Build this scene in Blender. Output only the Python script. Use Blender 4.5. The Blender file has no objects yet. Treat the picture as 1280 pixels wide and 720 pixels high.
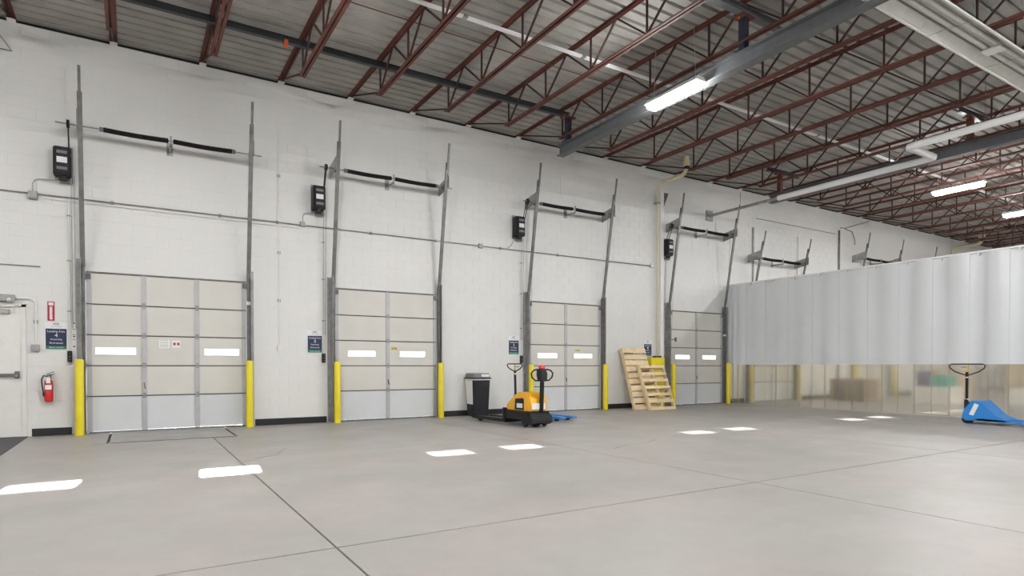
import bpy, bmesh, math, random
from mathutils import Vector, Matrix
random.seed(7)
S = bpy.context.scene
COL = S.collection

# ------------------------------------------------------------------ camera
cam_d = bpy.data.cameras.new('camera')
cam_d.sensor_width = 36.0
cam_d.lens = 765.74 / 1280 * 36.0
cam_d.shift_y = 106.8 / 1280
cam_d.clip_end = 300
cam = bpy.data.objects.new('camera', cam_d)
cam.location = (0, -13.5, 1.2354)
cam.rotation_euler = (math.radians(90 - 0.7208), 0, math.radians(-31.78))
COL.objects.link(cam)
S.camera = cam

# ------------------------------------------------------------------ world, sun, exposure
W = bpy.data.worlds.new('sky'); S.world = W; W.use_nodes = True
bg = W.node_tree.nodes['Background']
bg.inputs[0].default_value = (0.86, 0.93, 1.0, 1); bg.inputs[1].default_value = 6.0
sd = bpy.data.lights.new('sun', 'SUN'); sd.energy = 60; sd.angle = 0.009; sd.color = (1, 0.96, 0.9)
sun = bpy.data.objects.new('sun', sd)
sun.rotation_euler = Vector((-0.55, -5.6, -1.5)).to_track_quat('-Z', 'Y').to_euler()
sun.location = (5, 10, 12)
COL.objects.link(sun)
LAMP_E = 230.0
S.view_settings.view_transform = 'Standard'
S.view_settings.look = 'None'
S.view_settings.gamma = 1
S.view_settings.exposure = -0.15
S.view_settings.use_curve_mapping = False

# ------------------------------------------------------------------ helpers
def mat(name, col, rough=0.5, metal=0.0, noise=0.06, scale=6.0, bump=0.0, bscale=40.0, spec=0.5, coat=0.0):
    m = bpy.data.materials.new(name); m.use_nodes = True
    nt = m.node_tree; b = nt.nodes['Principled BSDF']
    b.inputs['Roughness'].default_value = rough; b.inputs['Metallic'].default_value = metal
    b.inputs['Specular IOR Level'].default_value = spec
    b.inputs['Coat Weight'].default_value = coat
    tc = nt.nodes.new('ShaderNodeTexCoord')
    n = nt.nodes.new('ShaderNodeTexNoise'); n.inputs['Scale'].default_value = scale
    n.inputs['Detail'].default_value = 5
    nt.links.new(tc.outputs['Object'], n.inputs['Vector'])
    r = nt.nodes.new('ShaderNodeMapRange')
    r.inputs['From Min'].default_value = 0.3; r.inputs['From Max'].default_value = 0.7
    r.inputs['To Min'].default_value = 1 - noise; r.inputs['To Max'].default_value = 1 + noise
    nt.links.new(n.outputs['Fac'], r.inputs['Value'])
    mx = nt.nodes.new('ShaderNodeVectorMath'); mx.operation = 'SCALE'
    mx.inputs[0].default_value = col[:3]
    nt.links.new(r.outputs['Result'], mx.inputs['Scale'])
    nt.links.new(mx.outputs['Vector'], b.inputs['Base Color'])
    if bump:
        n2 = nt.nodes.new('ShaderNodeTexNoise'); n2.inputs['Scale'].default_value = bscale
        nt.links.new(tc.outputs['Object'], n2.inputs['Vector'])
        bp = nt.nodes.new('ShaderNodeBump'); bp.inputs['Strength'].default_value = bump
        bp.inputs['Distance'].default_value = 0.004
        nt.links.new(n2.outputs['Fac'], bp.inputs['Height'])
        nt.links.new(bp.outputs['Normal'], b.inputs['Normal'])
    return m

def concrete():
    m = mat('polished_concrete', (0.50, 0.475, 0.44), rough=0.3, noise=0.0, spec=0.5)
    nt = m.node_tree; b = nt.nodes['Principled BSDF']; L = nt.links
    tc = nt.nodes.new('ShaderNodeTexCoord')
    def noise(sc, det, lo, hi, a, c, stretch=None):
        src = tc.outputs['Object']
        if stretch:
            mp = nt.nodes.new('ShaderNodeMapping'); mp.inputs['Scale'].default_value = stretch
            mp.inputs['Rotation'].default_value = (0, 0, 0.5)
            L.new(src, mp.inputs['Vector']); src = mp.outputs['Vector']
        n = nt.nodes.new('ShaderNodeTexNoise'); n.inputs['Scale'].default_value = sc; n.inputs['Detail'].default_value = det
        L.new(src, n.inputs['Vector'])
        r = nt.nodes.new('ShaderNodeMapRange')
        for k, v in zip(('From Min', 'From Max', 'To Min', 'To Max'), (lo, hi, a, c)): r.inputs[k].default_value = v
        L.new(n.outputs['Fac'], r.inputs['Value']); return r.outputs['Result']
    def mul(a, c):
        q = nt.nodes.new('ShaderNodeMath'); q.operation = 'MULTIPLY'; L.new(a, q.inputs[0]); L.new(c, q.inputs[1]); return q.outputs[0]
    f = mul(noise(0.55, 6, .3, .7, .92, 1.07), noise(5, 8, .3, .7, .965, 1.03))
    f = mul(f, noise(3.5, 3, .64, .84, 1.0, .965, (1, 4, 1)))      # short dark scuffs
    hue = nt.nodes.new('ShaderNodeMix'); hue.data_type = 'RGBA'
    hue.inputs[6].default_value = (0.340, 0.312, 0.298, 1); hue.inputs[7].default_value = (0.328, 0.319, 0.300, 1)
    L.new(noise(0.8, 3, .4, .6, 0, 1), hue.inputs[0])
    v = nt.nodes.new('ShaderNodeVectorMath'); v.operation = 'SCALE'
    L.new(hue.outputs[2], v.inputs[0]); L.new(f, v.inputs['Scale'])
    L.new(v.outputs['Vector'], b.inputs['Base Color'])
    L.new(noise(1.2, 6, .3, .7, .36, .48), b.inputs['Roughness'])
    bp = nt.nodes.new('ShaderNodeBump'); bp.inputs['Strength'].default_value = 0.08; bp.inputs['Distance'].default_value = 0.003
    L.new(noise(12, 4, .3, .7, 0, 1), bp.inputs['Height']); L.new(bp.outputs['Normal'], b.inputs['Normal'])
    return m

def emis(name, col, s):
    m = bpy.data.materials.new(name); m.use_nodes = True
    b = m.node_tree.nodes['Principled BSDF']
    b.inputs['Base Color'].default_value = (.9, .9, .9, 1)
    b.inputs['Emission Color'].default_value = (*col, 1); b.inputs['Emission Strength'].default_value = s
    return m

def glass(name):
    m = bpy.data.materials.new(name); m.use_nodes = True
    nt = m.node_tree; nt.nodes.clear()
    o = nt.nodes.new('ShaderNodeOutputMaterial'); mx = nt.nodes.new('ShaderNodeMixShader')
    t = nt.nodes.new('ShaderNodeBsdfTransparent'); g = nt.nodes.new('ShaderNodeBsdfGlossy'); g.inputs['Roughness'].default_value = .05
    n = nt.nodes.new('ShaderNodeTexNoise'); n.inputs['Scale'].default_value = 9
    r = nt.nodes.new('ShaderNodeMapRange'); r.inputs['To Min'].default_value = .86; r.inputs['To Max'].default_value = .98
    c = nt.nodes.new('ShaderNodeCombineColor')
    nt.links.new(n.outputs['Fac'], r.inputs['Value'])
    for i in range(3): nt.links.new(r.outputs['Result'], c.inputs[i])
    nt.links.new(c.outputs[0], t.inputs['Color'])
    mx.inputs[0].default_value = .07
    nt.links.new(t.outputs[0], mx.inputs[1]); nt.links.new(g.outputs[0], mx.inputs[2]); nt.links.new(mx.outputs[0], o.inputs[0])
    return m

def clear_vinyl():
    m = bpy.data.materials.new('clear_vinyl'); m.use_nodes = True
    nt = m.node_tree; nt.nodes.clear()
    o = nt.nodes.new('ShaderNodeOutputMaterial')
    rf = nt.nodes.new('ShaderNodeBsdfRefraction'); rf.inputs['IOR'].default_value = 1.12; rf.inputs['Roughness'].default_value = .24
    rf.inputs['Color'].default_value = (.95, .93, .88, 1)
    n = nt.nodes.new('ShaderNodeTexNoise'); n.inputs['Scale'].default_value = 3.0
    bp = nt.nodes.new('ShaderNodeBump'); bp.inputs['Strength'].default_value = .15; bp.inputs['Distance'].default_value = .02
    nt.links.new(n.outputs['Fac'], bp.inputs['Height']); nt.links.new(bp.outputs['Normal'], rf.inputs['Normal'])
    d = nt.nodes.new('ShaderNodeBsdfTranslucent'); d.inputs['Color'].default_value = (.80, .78, .72, 1)
    g = nt.nodes.new('ShaderNodeBsdfGlossy'); g.inputs['Roughness'].default_value = .12
    m1 = nt.nodes.new('ShaderNodeMixShader'); m1.inputs[0].default_value = .16
    m2 = nt.nodes.new('ShaderNodeMixShader'); m2.inputs[0].default_value = .07
    nt.links.new(rf.outputs[0], m1.inputs[1]); nt.links.new(d.outputs[0], m1.inputs[2])
    nt.links.new(m1.outputs[0], m2.inputs[1]); nt.links.new(g.outputs[0], m2.inputs[2]); nt.links.new(m2.outputs[0], o.inputs[0])
    return m

M = dict(
    wall=mat('painted_block', (0.78, 0.78, 0.765), .5, noise=.025, scale=1.5, bump=.25, bscale=60),
    mortar=mat('painted_mortar', (0.77, 0.77, 0.755), .6, noise=.03),
    plain=mat('painted_wall', (0.78, 0.77, 0.74), .6, noise=.02, scale=1.0),
    conc=concrete(),
    joint=mat('floor_joint', (0.07, 0.06, 0.05), .8),
    deck=mat('galvanised_deck', (0.33, 0.32, 0.295), .75, 0, noise=.18, scale=1.3, bump=.1, spec=.25),
    dark=mat('dark_gap', (0.02, 0.02, 0.02), .9),
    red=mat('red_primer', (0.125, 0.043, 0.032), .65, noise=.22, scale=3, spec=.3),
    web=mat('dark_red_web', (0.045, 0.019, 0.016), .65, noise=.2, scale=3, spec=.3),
    beam=mat('grey_beam', (0.115, 0.122, 0.13), .55, .1, noise=.12),
    blackpipe=mat('black_steel', (0.03, 0.032, 0.036), .45, .2),
    navy=mat('navy_hanger', (0.02, 0.026, 0.05), .5),
    orange=mat('orange_clamp', (0.6, 0.1, 0.03), .5),
    white=mat('white_paint', (0.80, 0.79, 0.76), .45, noise=.03),
    heater=mat('heater_metal', (0.62, 0.61, 0.57), .32, .35, noise=.06),
    galv=mat('galvanised_steel', (0.33, 0.33, 0.325), .42, .55, noise=.22, scale=7),
    galvd=mat('dull_track_steel', (0.17, 0.17, 0.165), .45, .5, noise=.25, scale=7),
    stile=mat('door_stile', (0.50, 0.50, 0.51), .42, .2, noise=.05),
    panel=mat('beige_door_panel', (0.67, 0.655, 0.61), .5, noise=.035, scale=2.2),
    panelw=mat('white_door_panel', (0.66, 0.68, 0.70), .45, noise=.03, scale=2.0),
    seamshade=mat('seam_shadow', (0.07, 0.07, 0.065), .7),  # painted shade for the gaps between door sections
    yellow=mat('safety_yellow', (0.80, 0.66, 0.015), .42, noise=.05, scale=5),
    black=mat('black_plastic', (0.014, 0.014, 0.016), .45, noise=.2, spec=.3),
    blackr=mat('black_rubber', (0.012, 0.012, 0.015), .6, noise=.2),
    spring=mat('oiled_spring', (0.008, 0.007, 0.007), .6, 0, spec=.2),
    lightw=mat('bright_white', (0.85, 0.85, 0.85), .5, noise=.01),
    redp=mat('red_enamel', (0.62, 0.02, 0.02), .3, coat=.4),
    sred=mat('sign_red', (0.45, 0.02, 0.05), .4),
    navys=mat('sign_navy', (0.012, 0.022, 0.075), .35, noise=.02),
    green=mat('sign_green', (0.01, 0.20, 0.10), .35, noise=.02),
    jyellow=mat('machine_yellow', (0.85, 0.43, 0.015), .35, noise=.03, coat=.3),
    jblue=mat('machine_blue', (0.02, 0.22, 0.62), .38, noise=.05, coat=.2),
    jgrey=mat('machine_grey', (0.20, 0.20, 0.205), .45, noise=.1),
    dgrey=mat('dark_grey_plastic', (0.020, 0.021, 0.024), .5, noise=.1, spec=.25),
    brass=mat('brass_lever', (0.6, 0.42, 0.08), .4, .3),
    wood=mat('raw_pine', (0.80, 0.64, 0.40), .6, noise=.14, scale=4),
    woodd=mat('weathered_pine', (0.34, 0.24, 0.15), .7, noise=.25, scale=4),
    pipe=mat('cream_pipe', (0.66, 0.60, 0.40), .45, noise=.06),
    vinyl=mat('grey_vinyl', (0.70, 0.725, 0.74), .27, noise=.02, scale=2, spec=.5),
    clear=clear_vinyl(),
    glass=glass('window_pane'),
    glow=emis('led_lens', (1, .995, .985), LAMP_E),
    steelplate=mat('leveler_steel', (0.36, 0.35, 0.33), .4, .3, noise=.2, scale=2.5, bump=.2),
    matr=mat('grey_mat', (0.075, 0.075, 0.08), .9, noise=.25, scale=20),
    alu=mat('brushed_aluminium', (0.48, 0.48, 0.47), .3, .8),
    teal=mat('teal_plastic', (0.03, 0.35, 0.33), .4),
    purple=mat('purple_wrap', (0.10, 0.07, 0.22), .5),
    card=mat('brown_cardboard', (0.50, 0.40, 0.28), .8, noise=.08),
    pinkish=mat('orange_crate', (0.75, 0.33, 0.15), .5),
)

class MB:
    def __init__(s): s.v = []; s.f = []
    def quad_box(s, P):
        n = len(s.v); s.v += [tuple(p) for p in P]
        for f in ((0,3,2,1),(4,5,6,7),(0,1,5,4),(1,2,6,5),(2,3,7,6),(3,0,4,7)): s.f.append(tuple(n+i for i in f))
        return s
    def box(s, x0, y0, z0, x1, y1, z1):
        x0, x1 = sorted((x0, x1)); y0, y1 = sorted((y0, y1)); z0, z1 = sorted((z0, z1))
        return s.quad_box([(x0,y0,z0),(x1,y0,z0),(x1,y1,z0),(x0,y1,z0),(x0,y0,z1),(x1,y0,z1),(x1,y1,z1),(x0,y1,z1)])
    def bar(s, a, b, w, h, up=(0,0,1)):
        a = Vector(a); b = Vector(b); d = (b-a).normalized(); up = Vector(up)
        if abs(d.dot(up)) > .99: up = Vector((1,0,0))
        r = d.cross(up).normalized()*w/2; u = r.cross(d).normalized()*h/2
        return s.quad_box([a-r-u, a+r-u, b+r-u, b-r-u, a-r+u, a+r+u, b+r+u, b-r+u])
    def tube(s, pts, r, n=10, closed=False, cap=True):
        pts = [Vector(p) for p in pts]; N = len(pts); base = len(s.v); prev = None
        for i, p in enumerate(pts):
            if closed: d = (pts[(i+1) % N]-pts[i-1]).normalized()
            elif i == 0: d = (pts[1]-p).normalized()
            elif i == N-1: d = (p-pts[-2]).normalized()
            else: d = ((p-pts[i-1]).normalized()+(pts[i+1]-p).normalized()).normalized()
            if prev is None:
                a = Vector((0,0,1)) if abs(d.z) < .9 else Vector((1,0,0))
                u = d.cross(a).normalized()
            else:
                u = (prev - d*prev.dot(d)).normalized()
            prev = u; w = d.cross(u)
            rr = r[i] if isinstance(r, (list, tuple)) else r
            for k in range(n):
                t = 2*math.pi*k/n; s.v.append(tuple(p+(u*math.cos(t)+w*math.sin(t))*rr))
        for i in range(N if closed else N-1):
            j = (i+1) % N
            for k in range(n):
                l = (k+1) % n
                s.f.append((base+i*n+k, base+i*n+l, base+j*n+l, base+j*n+k))
        if cap and not closed:
            s.f.append(tuple(base+k for k in reversed(range(n)))); s.f.append(tuple(base+(N-1)*n+k for k in range(n)))
        return s
    def cyl(s, a, b, r, n=14): return s.tube([a, b], r, n)
    def lathe(s, prof, c=(0,0,0), n=16):
        b = len(s.v)
        for r, z in prof:
            for k in range(n):
                t = 2*math.pi*k/n; s.v.append((c[0]+max(r, .0005)*math.cos(t), c[1]+max(r, .0005)*math.sin(t), c[2]+z))
        for i in range(len(prof)-1):
            for k in range(n):
                l = (k+1) % n; s.f.append((b+i*n+k, b+i*n+l, b+(i+1)*n+l, b+(i+1)*n+k))
        e = b+(len(prof)-1)*n
        s.f.append(tuple(b+k for k in reversed(range(n)))); s.f.append(tuple(e+k for k in range(n)))
        return s
    def prism(s, poly, y0, y1, axis='y'):
        """poly in the (x,z) plane, extruded along y (or the (y,z) plane along x)"""
        n = len(poly); b = len(s.v)
        for t in (y0, y1):
            for p, q in poly:
                s.v.append((p, t, q) if axis == 'y' else (t, p, q))
        s.f.append(tuple(b+i for i in range(n))); s.f.append(tuple(b+n+i for i in reversed(range(n))))
        for i in range(n):
            j = (i+1) % n; s.f.append((b+i, b+n+i, b+n+j, b+j))
        return s
    def mesh(s, name, m, bevel=0, smooth=False, origin=(0,0,0)):
        me = bpy.data.meshes.new(name); o = Vector(origin)
        me.from_pydata([tuple(Vector(v)-o) for v in s.v], [], s.f); me.materials.append(m)
        bm = bmesh.new(); bm.from_mesh(me)
        bmesh.ops.recalc_face_normals(bm, faces=bm.faces)
        if bevel:
            bmesh.ops.bevel(bm, geom=[e for e in bm.edges if len(e.link_faces) == 2 and e.calc_face_angle(0) > .5], offset=bevel, segments=2, affect='EDGES', clamp_overlap=True)
        bm.to_mesh(me); bm.free()
        if smooth:
            for p in me.polygons: p.use_smooth = True
            try: me.set_sharp_from_angle(angle=.7)
            except Exception: pass
        return me
    def build(s, name, m, parent=None, bevel=0, smooth=False, local=False):
        org = Vector((0,0,0))
        if parent is not None and not local:
            q = parent
            while q is not None: org += q.location; q = q.parent
        o = bpy.data.objects.new(name, s.mesh(name, m, bevel, smooth, org))
        COL.objects.link(o)
        if parent is not None: o.parent = parent
        return o

def empty(name, loc, rz=0):
    o = bpy.data.objects.new(name, None); COL.objects.link(o); o.location = loc; o.rotation_euler = (0, 0, rz)
    o.empty_display_size = .1
    return o
def tag(o, label=None, cat=None, group=None, kind=None):
    if label: o['label'] = label
    if cat: o['category'] = cat
    if group: o['group'] = group
    if kind: o['kind'] = kind
    return o
def copy_tree(o, parent=None):
    c = o.copy(); COL.objects.link(c); c.parent = parent
    for ch in list(o.children): copy_tree(ch, c)
    return c
def inst(me, name, parent, loc=(0,0,0), rot=(0,0,0)):
    o = bpy.data.objects.new(name, me); COL.objects.link(o); o.location = loc; o.rotation_euler = rot; o.parent = parent
    return o
def text(s, size, x, y, z, m, parent, rot=(math.pi/2, 0, 0), name='lettering', wide=None):
    c = bpy.data.curves.new('t', 'FONT'); c.body = s; c.size = size; c.align_x = 'CENTER'; c.extrude = .0008
    t = bpy.data.objects.new('t', c); COL.objects.link(t)
    dg = bpy.context.evaluated_depsgraph_get(); dg.update()
    me = bpy.data.meshes.new_from_object(t.evaluated_get(dg)); bpy.data.objects.remove(t)
    me.materials.clear(); me.materials.append(m); me.name = 'lettering'
    o = bpy.data.objects.new(name, me); COL.objects.link(o)
    if wide:
        xs = [v.co.x for v in me.vertices]; k = wide/(max(xs)-min(xs)); o.scale = (k, 1, 1)
    o.location = (x, y, z); o.rotation_euler = rot; o.parent = parent
    return o

XL, XR, YN, WT = -8.0, 44.0, -21.5, 7.13     # room: left, right, near wall; dock wall top
ROW = WT/35

# ------------------------------------------------------------------ floor
fl = MB().box(XL-.3, YN-.3, -.30, XR+.3, .35, -.014).build('floor', M['joint']); tag(fl, kind='structure')
xs = [XL] + [1.17+4.42*k for k in range(-2, 10) if XL < 1.17+4.42*k < XR-.5] + [XR]
ys = [YN, -18.7, -14.02, -9.35, -4.68, 0.30]
for i in range(len(xs)-1):
    for j in range(len(ys)-1):
        g = lambda c, e: 0 if e else (.0025 if c == -4.68 else .008)
        b = MB().box(xs[i]+g(xs[i], i == 0), ys[j]+g(ys[j], j == 0), -.0139, xs[i+1]-g(xs[i+1], i == len(xs)-2), ys[j+1]-g(ys[j+1], j == len(ys)-2), 0)
        b.build('slab', M['conc'], fl)

for pts in ([(1.20, -4.98), (1.36, -4.90), (1.48, -4.72), (1.70, -4.55), (1.82, -4.22), (1.95, -3.95)], [(6.1, -6.55), (6.6, -6.30), (7.05, -6.28), (7.5, -6.02)]):
    cb = MB()
    for (a, b), (c, d) in zip(pts[:-1], pts[1:]): cb.bar((a, b, .0003), (c, d, .0003), .006, .0012)
    cb.build('crack', M['joint'], fl)
# ------------------------------------------------------------------ dock wall of painted blocks
DX = [(-.70, 1.97, 3), (3.77, 6.20, 2), (8.85, 11.27, 2), (14.0, 16.42, 2), (17.85, 20.28, 2), (24.2, 26.63, 2), (29.5, 31.93, 2), (35.0, 37.43, 2)]
OPH = 14*ROW
holes = [(-2.56, -1.58, 11*ROW)] + [(a+.04, b-.04, OPH) for a, b, n in DX]
wb = MB(); px = XL
for a, b, h in holes:
    wb.box(px, .003, 0, a, .26, WT); wb.box(a, .003, h, b, .26, WT); px = b
wb.box(px, .003, 0, XR, .26, WT)
wall = wb.build('wall_back', M['mortar']); tag(wall, kind='structure')
def piece(x0, x1, z0, z1):
    if x1-x0 < .03: return None
    return (x0, x1, z0, z1)
blocks = []
for r in range(35):
    z0, z1 = r*ROW+.0025, (r+1)*ROW-.0025
    x = XL - (.2 if r % 2 else 0)
    while x < XR:
        segs = [(max(x, XL)+.0025, min(x+.4, XR)-.0025)]
        for a, b, h in holes:
            if z0 < h-.02:
                ns = []
                for p, q in segs:
                    if q <= a or p >= b: ns.append((p, q)); continue
                    if p < a: ns.append((p, a))
                    if q > b: ns.append((b, q))
                segs = ns
        for p, q in segs:
            if q-p > .03: blocks.append((p, q, z0, z1))
        x += .4
def block_verts(p, q, z0, z1, d):
    c = .0025
    return [(p, .0045, z0), (q, .0045, z0), (q, .0045, z1), (p, .0045, z1), (p+c, d, z0+c), (q-c, d, z0+c), (q-c, d, z1-c), (p+c, d, z1-c)]
BF = [(4, 5, 6, 7), (0, 1, 5, 4), (1, 2, 6, 5), (2, 3, 7, 6), (3, 0, 4, 7)]
def inview(b):
    x = (b[0]+b[1])/2; z = (b[2]+b[3])/2
    dz = .85*13.5+.527*x; lat = x*.85-13.5*.527
    px = 640+766*lat/dz; py = 467-766*(z-1.235)/dz
    return -10 < px < 1290 and -10 < py < 730
cand = sorted([b for b in blocks if inview(b)], key=lambda b: -(b[1]-b[0])/(13.5**2+b[0]**2)*(1+.0*b[2]) + (.001*b[2])*.01)
chosen = set(cand[:300])
shared = {}
for b in blocks:
    if b in chosen:
        w, h = round(b[1]-b[0], 3), round(b[3]-b[2], 4)
        if (w, h) not in shared:
            me = bpy.data.meshes.new('block'); me.from_pydata(block_verts(0, w, 0, h, 0), [], BF); me.materials.append(M['wall']); shared[(w, h)] = me
        inst(shared[(w, h)], 'block', wall, (b[0], random.uniform(-.0008, .0012), b[2]))
rest = bpy.data.meshes.new('blocks'); vs = []; fs = []
for b in blocks:
    if b not in chosen:
        n = len(vs); vs += block_verts(*b, random.uniform(-.0008, .0012)); fs += [tuple(n+i for i in f) for f in BF]
rest.from_pydata(vs, [], fs); rest.materials.append(M['wall'])
ro = bpy.data.objects.new('blocks', rest); COL.objects.link(ro); ro.parent = wall; tag(ro, kind='stuff')
tag(MB().box(XL, .06, WT+.001, XR, .26, WT+.30).build('trim_1', M['dark']), kind='structure')
# other walls, never seen from the photograph's place but they close the room
tag(MB().box(XL-.25, YN, 0, XL-.001, .26, 7.45).build('wall_left', M['plain']), kind='structure')
tag(MB().box(XR+.001, YN, 0, XR+.25, .26, 7.45).build('wall_right', M['plain']), kind='structure')
tag(MB().box(XL-.25, YN-.25, 0, XR+.25, YN-.001, 7.45).build('wall_front', M['plain']), kind='structure')

# ------------------------------------------------------------------ baseboard (black rubber) between the doors
for a, b in ((-1.50, -.93), (2.14, 3.60), (6.42, 8.70), (11.45, 12.95), (16.55, 17.62), (20.5, 24.0), (26.85, 29.3), (32.15, 34.8), (37.6, XR), (XL, -2.66)):
    tag(MB().box(a, -.016, 0.001, b, -.001, .135).build('baseboard_back', M['blackr'], bevel=.003), kind='structure')

# ------------------------------------------------------------------ ceiling: ribbed steel deck in sheets
DZ = 7.20
ce = MB().box(XL-.25, YN-.25, DZ+.10, XR+.25, .30, DZ+.25).build('ceiling', M['dark']); tag(ce, kind='structure')
pitch = .244
def sheet(y1, n):
    v = []; f = []
    y = y1
    prof = []
    for i in range(n):
        prof += [(y, DZ), (y-.172, DZ), (y-.186, DZ+.055), (y-.230, DZ+.055)]
        y -= pitch
    prof.append((y, DZ))
    for x in (XL, XR): v += [(x, a, b) for a, b in prof]
    N = len(prof)
    for i in range(N-1): f.append((i, i+1, N+i+1, N+i))
    me = bpy.data.meshes.new('deck_sheet'); me.from_pydata(v, [], f); me.materials.append(M['deck']); return me
y = .06; k = 0
while y > YN:
    n = min(4, int((y-YN)/pitch)+1)
    inst(sheet(y, n), 'deck_sheet', ce, (0, 0, (.0 if k % 2 else -.002))); y -= n*pitch; k += 1

# ------------------------------------------------------------------ roof joists (open web, red primer)
def angle_pair(mb, y0, y1, z, up=True, s=.052):
    """double angle along y; z is the outer face; legs point down (top chord) or up (bottom chord)"""
    t = .007; d = -1 if up else 1
    for sx in (-1, 1):
        mb.box(sx*.011, y0, z, sx*(.011+s), y1, z+d*t)
        mb.box(sx*.011, y0, z, sx*(.011+t), y1, z+d*s)
JT, JB, YB0, PN = DZ-.001, 6.53, -1.95, 1.42
top_me = MB(); angle_pair(top_me, .05, YN, JT); top_me = top_me.mesh('top_chord', M['red'])
bot_me = MB(); angle_pair(bot_me, -1.85, YN+1.0, JB, False); bot_me = bot_me.mesh('bottom_chord', M['red'])
webs = []
nodes = [YB0-PN*i for i in range(0, 13)]
tz, bz = JT-.03, JB+.03
webs.append(((0, -.12, tz), (0, nodes[0], bz)))
for i, yn in enumerate(nodes):
    webs.append(((0, yn, bz), (0, yn+PN/2+.02, tz))) if i else None
    webs.append(((0, yn, bz), (0, yn-PN/2+.02, tz)))
    webs.append(((0, yn, bz), (0, yn, tz)))
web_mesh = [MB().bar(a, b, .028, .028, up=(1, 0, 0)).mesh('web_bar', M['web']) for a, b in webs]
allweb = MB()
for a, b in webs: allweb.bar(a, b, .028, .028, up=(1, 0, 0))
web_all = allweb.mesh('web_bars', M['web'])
seat_me = MB().box(-.06, -.10, JT-.078, .06, .06, JT-.053).mesh('bearing_seat', M['white'])
jl = {0: 'over the upper left corner, left of the fire exit sign', 1: 'over the left track of the widest dock door', 2: 'over the spring shaft of the widest dock door',
      3: 'between the two leftmost dock doors', 4: 'over the left track of the second dock door', 5: 'over the spring shaft of the second dock door',
      6: 'just past the right track of the second dock door', 7: 'carrying the grey hoist beam over the third dock door', 8: 'behind the nearest lit lamp, over the third dock door',
      9: 'right of the third dock door, before the cream roof pipe', 10: 'ending beside the cream roof pipe', 11: 'over the fourth dock door', 12: 'just left of the white jogged pipe'}
for k in range(-4, 32):
    X = -1.72+1.465*k
    if X < XL+.1 or X > XR-.1: continue
    if k in jl: lab = 'rust-red open-web steel roof joist ' + jl[k]
    else: lab = 'rust-red open-web roof joist far down the hall beyond the curtain' if k > 12 else 'rust-red open-web roof joist left of the picture'
    j = tag(empty('roof_joist', (X, 0, 0)), lab, 'joist', 'far roof joists beyond the curtain' if k > 12 else ('roof joists left of the picture' if k < 0 else 'near roof joists'))
    inst(top_me, 'top_chord', j); inst(bot_me, 'bottom_chord', j); inst(seat_me, 'bearing_seat', j)
    if 0 <= k <= 12:
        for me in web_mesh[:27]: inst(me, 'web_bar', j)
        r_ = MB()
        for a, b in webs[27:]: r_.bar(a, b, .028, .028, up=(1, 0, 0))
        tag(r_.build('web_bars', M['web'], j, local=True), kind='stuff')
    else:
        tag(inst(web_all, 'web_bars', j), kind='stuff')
# bridging angles
for n_, (yy, zz, lab) in enumerate(((-3.62, DZ-.075, 'thin red bridging bar under the deck nearest the dock wall'), (-3.62, JB+.06, 'thin red bridging bar on the lower chords nearest the dock wall'), (-8.2, DZ-.075, 'thin red bridging bar under the deck beside the heater'), (-13.2, DZ-.075, 'thin red bridging bar far out over the room'))):
    if zz < 7:
        continue
    tag(MB().box(XL, yy-.014, zz, XR, yy+.014, zz+.006).build('bridging_bar', M['red']), lab, 'bar')

# ------------------------------------------------------------------ hoist beams and their supports
def ibeam(name, axis, c, z0, z1, a, b, w, m, label, cat='beam', group=None):
    o = tag(empty(name, ((c, a, z0) if axis == 'y' else (a, c, z0))), label, cat, group)
    h = .018
    for nm, (p, q, lo, hi) in (('bottom_flange', (-w/2, w/2, z0, z0+h)), ('web_plate', (-.008, .008, z0+h, z1-h)), ('top_flange', (-w/2, w/2, z1-h, z1))):
        mb = MB()
        if axis == 'y': mb.box(c+p, a, lo, c+q, b, hi)
        else: mb.box(a, c+p, lo, b, c+q, hi)
        mb.build(nm, m, o)
    return o
def hanger(X, Y, label, mt, z0=6.39):
    o = tag(empty('beam_hanger', (X, Y, z0)), label, 'hanger', 'beam hangers')
    MB().box(X-.06, Y-.06, z0, X+.06, Y+.06, 6.96).build('post', mt, o, bevel=.006)
    MB().box(X-.16, Y-.10, 6.93, X+.16, Y+.10, 6.955).build('clamp_plate', M['red'], o)
    for sx in (-1, 1): MB().cyl((X+sx*.12, Y, 6.90), (X+sx*.12, Y, 6.99), .02, 8).build('bolt', M['orange'], o)
    MB().box(X-.11, Y-.10, z0-.0, X+.11, Y+.10, z0+.02).build('foot_plate', mt, o)
for X, lab in ((8.57, 'long grey hoist beam hung under the joists near the brightest lamp'), (16.45, 'long grey hoist beam beside the white jogged pipe')):
    ibeam('hoist_beam', 'y', X, 6.14, 6.385, -1.8, -20.8, .20, M['beam'], lab, group='hoist beams')
ibeam('header_beam', 'x', -2.08, 6.965, 7.075, XL+.05, 8.62, .09, M['blackpipe'], 'thin black steel header running through the joists nearest the dock wall')
ibeam('header_beam', 'x', -6.93, 6.965, 7.085, 7.0, 9.4, .13, M['beam'], 'grey steel header under the deck holding the second beam hanger')
ibeam('header_beam', 'x', -2.08, 6.965, 7.075, 15.9, 17.4, .09, M['blackpipe'], 'short black header over the far hoist beam close to the wall')
ibeam('header_beam', 'x', -7.0, 6.965, 7.075, 15.9, 17.4, .09, M['blackpipe'], 'short black header over the far hoist beam beside the white jogged pipe')
hanger(8.57, -2.12, 'dark blue post hanging the near hoist beam close to the dock wall', M['navy'])
hanger(8.57, -6.89, 'dark blue post hanging the near hoist beam above the brightest lamp', M['navy'])
hanger(16.45, -2.12, 'red post hanging the far hoist beam close to the dock wall', M['red'])
hanger(16.45, -7.0, 'red post hanging the far hoist beam beside the white jogged pipe', M['red'])
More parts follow.
